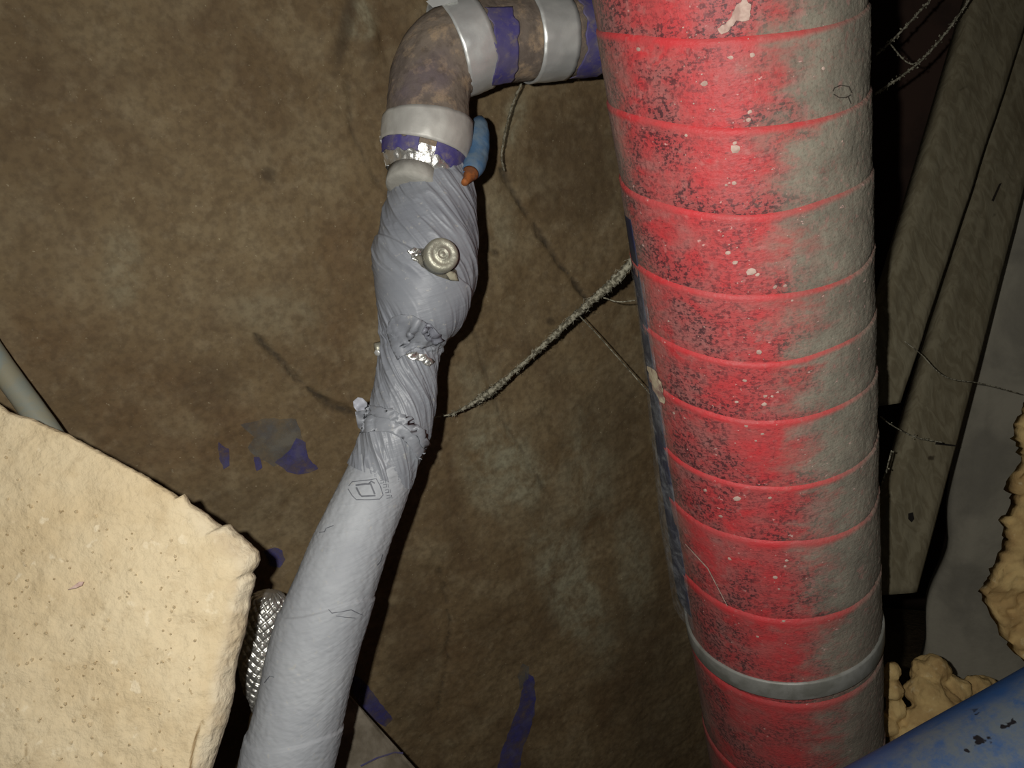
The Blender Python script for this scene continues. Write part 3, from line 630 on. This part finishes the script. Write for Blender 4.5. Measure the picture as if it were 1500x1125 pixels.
# ---- lower smooth sleeve
LT = Tube([(572, 652, .556, 43), (566, 672, .555, 46), (551, 712, .552, 50), (527, 766, .546, 53.5), (503, 826, .54, 57.5), (471, 917, .532, 62), (447, 1012, .526, 64.5), (430, 1080, .522, 65.5), (417, 1140, .52, 66), (400, 1230, .52, 66), (385, 1330, .52, 66)], 400)
s1, s2 = LT.at(478, 892), LT.at(430, 1082)
def sl_disp(L, TH):
    d = .0007 * fbm(L * 30, TH * 2, o=3, seed=81) + .00025 * fbm(L * 500, TH * 9, o=2, seed=83)
    for s, a in ((s1, .020), (s2, .012)):
        e = s - a * np.sin(TH - .3) * (1 - .55 * sst(.2, 1.3, TH)) - .010
        d = d + .0014 * sst(e - .0004, e + .0012, L) * (1 - sst(e + .003, e + .07, L))
    near = 1 - sst(0, .035, L); d = d + near * (.0012 * ridg(L * 260 + TH * 3, TH * 1.5, 90) - .0006)
    return d
sl, Vs, Fs = tube_mesh('sleeve', LT, 0, LT.len, 520, 200, MTL, pipe, sl_disp, caps=(False, True), label='smooth pale grey insulation sleeve')
ORG[sl] = ORG[pipe]; hit_s = bvh_hit(Vs, Fs)
def ink(path, w, label=None): return poly_decal('printed_mark', strip_poly(path, w), hit_s, MINK, sl, .0003, 2.2, label=label)
ink([(511, 712), (516, 706), (530, 704), (543, 703), (551, 701), (557, 712), (561, 725), (556, 731), (540, 732), (522, 732), (516, 726), (510, 716)], 1.3, 'printed outline of a rounded hexagon logo')
ink([(521, 711), (535, 709), (543, 709), (549, 724)], 2.6, 'printed diamond inside the logo'); ink([(550, 726), (530, 727), (527, 724), (522, 714)], 2.6)
ink([(540, 709), (544, 705), (549, 708)], 2.2)
for gx, gy in ((560, 706), (564, 712), (567, 720), (569, 728)):      # tiny faint syllables beside the logo
    ink([(gx - 3, gy - 2), (gx + 2, gy - 3), (gx + 2, gy + 1)], 1.1); ink([(gx - 3, gy + 2), (gx + 3, gy + 1)], 1.1); ink([(gx + 4, gy - 3), (gx + 5, gy + 2)], .9)
def crease(path, w): return poly_decal('crease', strip_poly(path, w), hit_s, MINK, sl, .0004, 2.5)
crease([(468, 780), (476, 779), (478, 774), (489, 770)], 1.2); crease([(481, 893), (486, 898), (500, 896), (514, 893), (522, 897), (531, 901)], [1, 1.6, 1, 1.8, 1.2, 1]); crease([(552, 828), (557, 822), (560, 812)], 1.3)
crease([(492, 902), (505, 904), (520, 905)], 1.0); crease([(388, 1000), (396, 990), (402, 992)], 1.2)

# ------------------------------------------------------------------ beige slab, lower left
edge = [(-160, 500), (-60, 560), (0, 592), (14, 603), (30, 608), (44, 612), (70, 622), (95, 634), (130, 652), (160, 668), (190, 684), (215, 698), (240, 713), (262, 727), (271, 723), (279, 738), (292, 745), (310, 758), (326, 770), (338, 768), (352, 782), (368, 796), (379, 808), (382, 820), (378, 829), (371, 838), (376, 846), (374, 858), (368, 874), (366, 892), (362, 915), (356, 938), (350, 962), (346, 985), (344, 1010), (340, 1035), (332, 1062), (322, 1092), (312, 1125), (300, 1180), (290, 1260)]
pts = []
for (a, b) in zip(edge[:-1], edge[1:]):
    n = max(1, int(math.hypot(b[0] - a[0], b[1] - a[1]) / 3.0))
    for k in range(n): pts.append((a[0] + (b[0] - a[0]) * k / n, a[1] + (b[1] - a[1]) * k / n))
pts = np.array(pts); ne = len(pts); i_ = np.arange(ne)
tang = np.gradient(pts, axis=0); nrm2 = np.stack([tang[:, 1], -tang[:, 0]], 1); nrm2 /= np.linalg.norm(nrm2, axis=1)[:, None]
pts = pts + nrm2 * (1.6 * fbm(i_ / 5., i_ * 0, o=3, seed=3))[:, None]
# inner line: far lower left, real plane tilted like a ledge top
q = np.linspace(0, 1, ne)[:, None]; inner = np.array([[-420., 760.]]) * (1 - q) + np.array([[-160., 1420.]]) * q
sv = np.concatenate([np.linspace(0, .012, 5), np.linspace(.018, .10, 18), np.linspace(.105, 1, 130)])
dS = lambda x, y: .470 - .00006 * (y - 600) - .00003 * (382 - x)
G = np.zeros((len(sv), ne, 3)); ED = np.zeros((len(sv), ne)); CR = np.zeros((len(sv), ne))
px_ = pts[None] * (1 - sv[:, None, None]) + inner[None] * sv[:, None, None]
ln = np.linalg.norm(inner - pts, axis=1)
for a in range(len(sv)):
    x, y = px_[a, :, 0], px_[a, :, 1]; din = sv[a] * ln                # pixels in from the edge
    frac = sst(0, 1, (y - 700) / 120)                                  # the right side is a fractured, rounded edge
    rw = 7 + 34 * frac
    rnd = .0035 * (1 - np.clip(din / 7, 0, 1)) ** 2 + .012 * frac * (1 - np.clip(din / rw, 0, 1)) ** 2
    d = dS(x, y) + rnd - .0024 * fbm(x / 90, y / 90, o=3, seed=2) - .0006 * fbm(x / 14, y / 14, o=3, seed=5) - .0014 * frac * (1 - sst(10, 50, din)) * fbm(x / 7, y / 16, o=3, seed=15)
    # thin curved crack near the bottom
    cxk = 283 + 25 * ((1125 - y) / 60.0) ** .5 if True else 0
    cr = np.where(y > 1055, 1 - sst(.5, 2.4, np.abs(x - (279 + (np.clip(1125 - y, 0, 99) / 12.) ** 1.6))), 0) * sst(1050, 1075, y)
    l1 = np.where((y > 1068) & (y < 1108), 1 - sst(.4, 1.6, np.abs(x - 35 - (y - 1068) * .09)), 0); l2 = np.where(y >= 1106, 1 - sst(.4, 1.6, np.abs((x - 39) + (y - 1106) * 1.0)), 0)
    cr = np.maximum(cr, np.maximum(l1, l2) * .6)
    d = d + .0012 * cr
    rays = np.stack([(x - 750) / FPX, (y - 562.5) / FPX, 0 * x + 1], 1) @ R3.T
    G[a] = CAM + rays * d[:, None]; ED[a] = frac * (1 - sst(rw * .6, rw * 1.3, din)); CR[a] = cr
back = []
nback = R3 @ np.array([-.12, -.02, 1.0])
for k, (dd, inn) in enumerate(((.09, 14), (.075, 9), (.05, 6), (.025, 3), (.008, .8))):
    j = fbm(i_ / 6., i_ * 0 + k * 3, o=3, seed=30 + k)
    rd = (G[0] - CAM) / np.linalg.norm(G[0] - CAM, axis=1)[:, None]; inw = G[60] - G[0]; inw /= np.linalg.norm(inw, axis=1)[:, None]
    back.append(G[0] + rd * (dd + .003 * j)[:, None] + inw * (inn * .0012 + .0012 * np.abs(j))[:, None])
allG = np.concatenate([np.array(back), G]); na = len(allG)
V = allG.reshape(-1, 3); F = grid_faces(na, ne).tolist()
backin = G[-1] + nback * .09; nb = len(V); V = np.concatenate([V, backin])
F += [[j, nb + j, nb + j + 1, j + 1] for j in range(ne - 1)] + [[nb + j, (na - 1) * ne + j, (na - 1) * ne + j + 1, nb + j + 1] for j in range(ne - 1)]
F += [[k * ne for k in range(na)][::-1] + [nb], [k * ne + ne - 1 for k in range(na)] + [nb + ne - 1]]
zero = np.zeros((len(back), ne)); pe = lambda a: np.concatenate([a.ravel(), np.zeros(ne)])
slab = obj('concrete_slab', V, F, MS, label='thick beige concrete slab with a broken edge in the lower left', cat='slab', org=P(100, 1125, .5) * [1, 1, 0],
    attrs=dict(edge=pe(np.concatenate([zero + .6, ED])), crack=pe(np.concatenate([zero, CR]))))
slab['label'] = 'thick beige concrete slab with a ragged broken edge, filling the lower left'
def hit_slab(x, y): r = ray(x, y); return CAM + r * (dS(x, y) - .0028), -nz(r)
ORG[slab] = np.array(P(100, 1125, .5) * [1, 1, 0])
poly_decal('pale_chip', [(99, 864), (108, 858), (116, 852), (123, 852), (120, 858), (110, 862)], hit_slab, MPAINT, slab, .001, 3, thick=.003, label='pale fleck stuck on the slab')
chips_v, chips_f = [], []
for i in range(260):
    k = random.random() ** .5; x = random.uniform(0, 370); y = random.uniform(620, 1125)
    if y < 640 + x * .52 + 20 or (x > 290 and y > 830): continue
    p, n = hit_slab(x, y); r = random.uniform(.0004, .0012); b = len(chips_v); u = nz(np.cross(n, [.3, .1, 1])); v = np.cross(n, u)
    for a in range(5): chips_v.append(p - n * .002 + (u * math.cos(a * 1.257) + v * math.sin(a * 1.257)) * r * random.uniform(.8, 1.4))
    chips_v.append(p + n * (r * .3 - .001)); chips_f += [[b + a, b + (a + 1) % 5, b + 5] for a in range(5)]
obj('grit', chips_v, chips_f, MS, slab, kind='stuff', smooth=False)

# ------------------------------------------------------------------ thin conduit at far left, foil pipe, block
CT = Tube([(-120, 380, .53, 17), (-60, 445, .53, 17), (0, 535, .53, 17.5), (40, 590, .53, 17.5), (85, 655, .53, 18), (140, 740, .53, 18), (240, 900, .535, 18)], 120)
cr_ = thing('conduit', 'thin grey-green pipe slanting behind the top of the beige slab', 'pipe', P(240, 900, .535))
tube_mesh('conduit_tube', CT, 0, CT.len, 90, 40, MCON, cr_, lambda L, TH: .0002 * fbm(L * 60, TH, o=2, seed=1), caps=(True, True))
FT = Tube([(398, 866, .60, 8), (397, 872, .60, 20), (394, 884, .60, 27), (390, 905, .60, 30), (386, 930, .60, 31), (384, 960, .60, 31), (387, 990, .60, 30), (398, 1020, .60, 29), (415, 1060, .60, 29), (430, 1120, .60, 29), (445, 1200, .60, 29)], 200)
fp = thing('foil_pipe', 'foil-wrapped pipe stub with a diamond netting pattern, between beige slab and grey pipe', 'pipe', P(445, 1200, .60))
def fo_disp(L, TH):
    a = L / .0078; b = TH * 2.2; w = .18 * fbm(L * 120, TH * 2, o=2, seed=4)
    g = np.minimum(np.abs(((a + b + w) % 1) - .5), np.abs(((a - b + w) % 1) - .5)); return .0016 * sst(0, .22, g) + .0009 * fbm(L * 110, TH * 2.5, o=2, seed=6)
tube_mesh('foil_jacket', FT, 0, FT.len, 300, 150, m_flat('netted_foil', (.72, .71, .66, 1), (.5, .49, .45, 1), .36, .85, .5, 90, .25, 150, d=.001), fp, fo_disp, caps=(True, True))
quad_px('concrete_block', [(455, 960, .70), (520, 1026, .70), (690, 1215, .70), (420, 1230, .64)], .10, MBLK, (40, 40), 6, .0015, label='small grey concrete block at the bottom, right of the grey pipe foot', cat='block', org=P(560, 1160, .72))

cb = bpy.data.objects['concrete_block']
poly_decal('paint_line', strip_poly([(528, 1122), (552, 1110), (578, 1102), (590, 1103)], 2.5), hit_plane([(455, 960, .695), (520, 1026, .695), (690, 1215, .695), (420, 1230, .635)]), MPATCH, cb, 0.001, 3)
# ------------------------------------------------------------------ dusty cobweb rope between pipe and red pipe
def rope(name, path, rads, mat, label, fuzz=0, hairs=0, seed=1, n=160):
    T = Tube([(x, y, d, r) for (x, y, d), r in zip(path, rads)], 260)
    o = thing(name, label, 'cobweb', T.Q[0, :3])
    def dsp(L, TH): return T.rad(L) * (fuzz * fbm(L * 350, TH * 1.6, o=4, seed=seed) + fuzz * .5 * vn(L * 1100, TH * 4, seed=seed + 3))
    tube_mesh('web_strand', T, 0, T.len, n * 3, 16, mat, o, dsp, caps=(True, True))
    if hairs:
        r = random.Random(seed); hv, hf = [], []
        for i in range(hairs):
            l = r.uniform(0, T.len); a = r.uniform(-3.1, 3.1); p = T.pt(np.array(l), np.array(a), 0); p2 = T.pt(np.array(min(T.len, l + r.uniform(-.006, .006))), np.array(a + r.uniform(-.8, .8)), r.uniform(.001, .004))
            u = nz(np.cross(p2 - p, CAM - p)) * .00016; m_ = (p + p2) / 2 + u * r.uniform(-4, 4); b = len(hv); hv += [p - u, p + u, m_ - u, m_ + u, p2]; hf += [[b, b + 1, b + 3, b + 2], [b + 2, b + 3, b + 4]]
        obj('web_fuzz', hv, hf, mat, o, kind='stuff', smooth=False)
    return o
MWEB = m_web(1.0, 'dusty_web'); MWEBT = m_web(.55, 'thin_web')
rope('cobweb_rope', [(636, 612, .69), (665, 605, .69), (690, 592, .69), (718, 574, .69), (738, 558, .688), (775, 525, .68), (815, 488, .67), (850, 455, .66), (885, 425, .645), (910, 402, .635), (928, 374, .63)],
     [.9, 1.3, 2.6, 5.5, 3.2, 2.5, 3.8, 4.6, 5.4, 6.5, 1.6], MWEB, 'fuzzy dust-laden cobweb rope running up from the grey pipe to the red pipe', .55, 420, 3)
def strand(path, r, label, name='cobweb_strand', group=None, m=None, beads=0, seed=1, fuzz=.5):
    T = Tube([(x, y, d, r) for x, y, d in path], 100); o = thing(name, label, 'cobweb', T.Q[0, :3])
    tube_mesh('web_thread', T, 0, T.len, 150, 6, m or MWEB, o, lambda L, TH: T.rad(L) * fuzz * fbm(L * 500, TH, o=3, seed=seed), caps=(True, True))
    if beads:
        rr = random.Random(seed); bv, bf = [], []
        for i in range(beads):
            l = rr.uniform(0, T.len); c = T.pt(np.array(l), np.array(rr.uniform(-3, 3)), rr.uniform(0, .002)); q = rr.uniform(.0005, .0013); b = len(bv)
            for v in ((1, 0, 0), (-1, 0, 0), (0, 1, 0), (0, -1, 0), (0, 0, 1), (0, 0, -1)): bv.append(c + np.array(v) * q * rr.uniform(.7, 1.3))
            bf += [[b + i_, b + j_, b + k_] for i_, j_, k_ in ((0, 2, 4), (2, 1, 4), (1, 3, 4), (3, 0, 4), (2, 0, 5), (1, 2, 5), (3, 1, 5), (0, 3, 5))]
        obj('web_specks', bv, bf, MWEB, o, kind='stuff', smooth=False)
    return o
strand([(1284, 80, .80), (1310, 56, .80), (1335, 30, .80), (1375, -14, .80)], 1.6, 'beaded cobweb strand behind the red pipe top, left of two', beads=60, seed=2)
strand([(1282, 138, .80), (1320, 112, .80), (1352, 86, .80), (1390, 42, .80), (1425, -8, .80)], 1.8, 'beaded cobweb strand behind the red pipe top, right of two', beads=90, seed=5)
strand([(1300, 60, .80), (1330, 92, .80), (1352, 88, .80)], 1.0, 'short slack cobweb thread joining the two beaded strands', beads=14, seed=8)
strand([(1325, 500, .80), (1348, 518, .80), (1385, 552, .81), (1440, 562, .83), (1492, 576, .84)], .8, 'thin cobweb thread crossing the long plank at mid-height', seed=4)
strand([(1290, 610, .76), (1305, 622, .78), (1340, 640, .80), (1380, 648, .81)], .9, 'faint cobweb thread crossing the lower plank', seed=6, beads=6)
strand([(1288, 720, .76), (1298, 690, .77), (1306, 660, .78)], 1.1, 'short curled cobweb beside the red pipe edge', seed=9, beads=8)
strand([(848, 462, .67), (875, 490, .70), (900, 518, .71), (930, 552, .72), (965, 592, .70)], .9, 'thin pale cobweb thread dropping from the rope towards the red pipe', seed=12)
strand([(884, 436, .655), (905, 442, .65), (930, 440, .64)], .9, 'short cobweb thread between rope and red pipe', seed=13)
strand([(764, 122, .64), (752, 150, .65), (742, 185, .655), (735, 225, .66), (738, 250, .67)], 1.6, 'dusty web trail hanging below the level pipe run', m=MWEBT, seed=14, fuzz=.9)

# ------------------------------------------------------------------ planks
def plank(q, thick, label, seed):
    o = thing('wooden_plank', label, 'plank', P(*q[3]), group=None)
    quad_px('board', q, thick, MWD, (26, 90), seed, .0012, parent=o); return o
p1 = plank([(1446, -60, .86), (1536, -60, .88), (1322, 590, .80), (1252, 600, .79)], .022, 'shorter weathered plank, ending halfway down beside the red pipe', 3)
p2 = plank([(1526, -60, .92), (1592, -60, .93), (1346, 868, .86), (1264, 874, .85)], .022, 'longer weathered plank leaning to the right of the shorter one', 7)
h2 = hit_plane([(1512, -60, .92), (1592, -60, .93), (1346, 868, .86)] + [(1258, 874, .85)])
MHOLE = m_flat('knot_hole', col(22, 18, 14), col(36, 30, 22), .9)
b2 = p2.children[0]; ORG[b2] = ORG[p2]
for pl in ([(1329, 752), (1336, 750), (1338, 760), (1334, 765), (1329, 760)], [(1370, 648), (1400, 652), (1399, 654), (1368, 651)], [(1462, 270), (1466, 268), (1454, 296), (1451, 294)]):
    poly_decal('knot_hole', pl, h2, MHOLE, b2, .0016, 4, label='dark nail hole or nick in the plank')

# ------------------------------------------------------------------ foam, blue pipe
def lumps(name, centres, label, mat, seed, org):
    """cauliflower mass of expanded foam: one marching shell around many lobes, as an icosphere per lobe merged by remesh"""
    import bmesh
    bm = bmesh.new()
    for (x, y, d, rx, ry) in centres:
        r0 = bmesh.ops.create_icosphere(bm, subdivisions=3, radius=1.0); c = P(x, y, d); k = d / FPX
        ex, ey, ez = R3 @ np.array([1, 0, 0]), R3 @ np.array([0, 1, 0]), R3 @ np.array([0, 0, 1])
        for v in r0['verts']:
            a = np.array(v.co); v.co = Vector(c + ex * a[0] * rx * k + ey * a[1] * ry * k + ez * a[2] * min(rx, ry) * k)
    me = bpy.data.meshes.new(name); bm.to_mesh(me); bm.free()
    o = bpy.data.objects.new(name, me); C.objects.link(o)
    md = o.modifiers.new('r', 'REMESH'); md.mode = 'VOXEL'; md.voxel_size = .0022
    dg = bpy.context.evaluated_depsgraph_get(); ev = o.evaluated_get(dg); m2 = ev.to_mesh()
    n = len(m2.vertices); co = np.empty(n * 3); m2.vertices.foreach_get('co', co); co = co.reshape(-1, 3); no = np.empty(n * 3); m2.vertices.foreach_get('normal', no); no = no.reshape(-1, 3)
    F = [list(p.vertices) for p in m2.polygons]; ev.to_mesh_clear(); bpy.data.objects.remove(o); bpy.data.meshes.remove(me)
    dsp = .0065 * fbm(co[:, 0] * 70, co[:, 1] * 70, co[:, 2] * 70, o=4, seed=seed)
    return obj(name, co + no * dsp[:, None], F, mat, label=label, cat='foam', org=org)
fc = [(1306, 985, .86, 14, 17), (1308, 1010, .86, 17, 18), (1312, 1038, .86, 12, 24), (1300, 1062, .86, 14, 16), (1362, 985, .88, 26, 24), (1358, 1015, .87, 30, 26), (1392, 1010, .88, 28, 24), (1430, 1005, .89, 24, 17), (1375, 1038, .86, 34, 26), (1350, 1060, .86, 30, 24), (1330, 1078, .86, 24, 22), (1410, 1030, .88, 36, 22), (1448, 1012, .90, 16, 22), (1330, 1110, .86, 40, 24), (1400, 1075, .87, 50, 36)]
lumps('spray_foam', fc, 'lumpy tan spray foam between the red pipe foot and the blue pipe', MFO, 4, P(1370, 1110, .88))
fpoly = [(1560, 566), (1520, 578), (1500, 592), (1486, 612), (1481, 640), (1492, 654), (1488, 676), (1478, 694), (1479, 716), (1492, 724), (1489, 746), (1475, 764), (1478, 790), (1464, 812), (1450, 836), (1440, 866), (1447, 882), (1453, 906), (1468, 930), (1484, 952), (1502, 976), (1560, 1004), (1640, 1030), (1700, 900), (1710, 640), (1640, 560)]
fpoly = [(x + 11, y + 3) for x, y in fpoly]
hf = hit_plane([(1440, 560, .84), (1600, 560, .82), (1600, 1000, .80), (1440, 1000, .82)])
def fdisp(x, y): return .012 * sn(x, y, 34, 5) + .006 * sn(x, y, 12, 7) + .003 * sn(x, y, 6, 9) + .0
ORG[None] = np.zeros(3)
fo_ = poly_decal('spray_foam', fpoly, hf, MFO, None, 0, 5, disp=fdisp, thick=.022, jitter=2.2, label='jagged slab of yellow foam at the right edge on the grey wall')
fo_['category'] = 'foam'
bp = thing('blue_pipe', 'wide blue plastic pipe with dusty face, crossing the bottom right corner', 'pipe', P(1140, 1290, .46))
# upper silhouette runs (1250,1125)-(1500,985)
BT = Tube([(1080, 1355, .50, 104), (1180, 1299, .50, 104), (1300, 1232, .50, 104), (1425, 1162, .50, 104), (1550, 1092, .50, 104), (1700, 1008, .50, 104)], 120)
l = np.linspace(0, BT.len, 120); t = np.linspace(-math.pi, math.pi, 140, endpoint=False); TH, LL = np.meshgrid(t, l)
sgn = 1 if BT.pt(np.array(l[60]), np.array(math.pi / 2), 0)[2] > BT.Q[60, 2] else -1
dust = 1 - sst(.0, .55, np.abs(sgn * TH - .35 + .35 * fbm(LL * 30, TH * 2, o=3, seed=4)) - .35)
V = BT.pt(LL, TH, .0004 * fbm(LL * 20, TH, o=2, seed=2)).reshape(-1, 3)
obj('pipe_shell', V, grid_faces(120, 140, True), MBP, bp, attrs=dict(dust=dust))
for e, nm in ((0, 'pipe_mouth'), (BT.len, 'pipe_mouth')):
    r1 = BT.pt(np.full(60, e), np.linspace(-math.pi, math.pi, 60, endpoint=False), 0); r2 = BT.pt(np.full(60, e), np.linspace(-math.pi, math.pi, 60, endpoint=False), -.006)
    obj(nm, np.concatenate([r1, r2]), grid_faces(2, 60, True), MBP, bp)
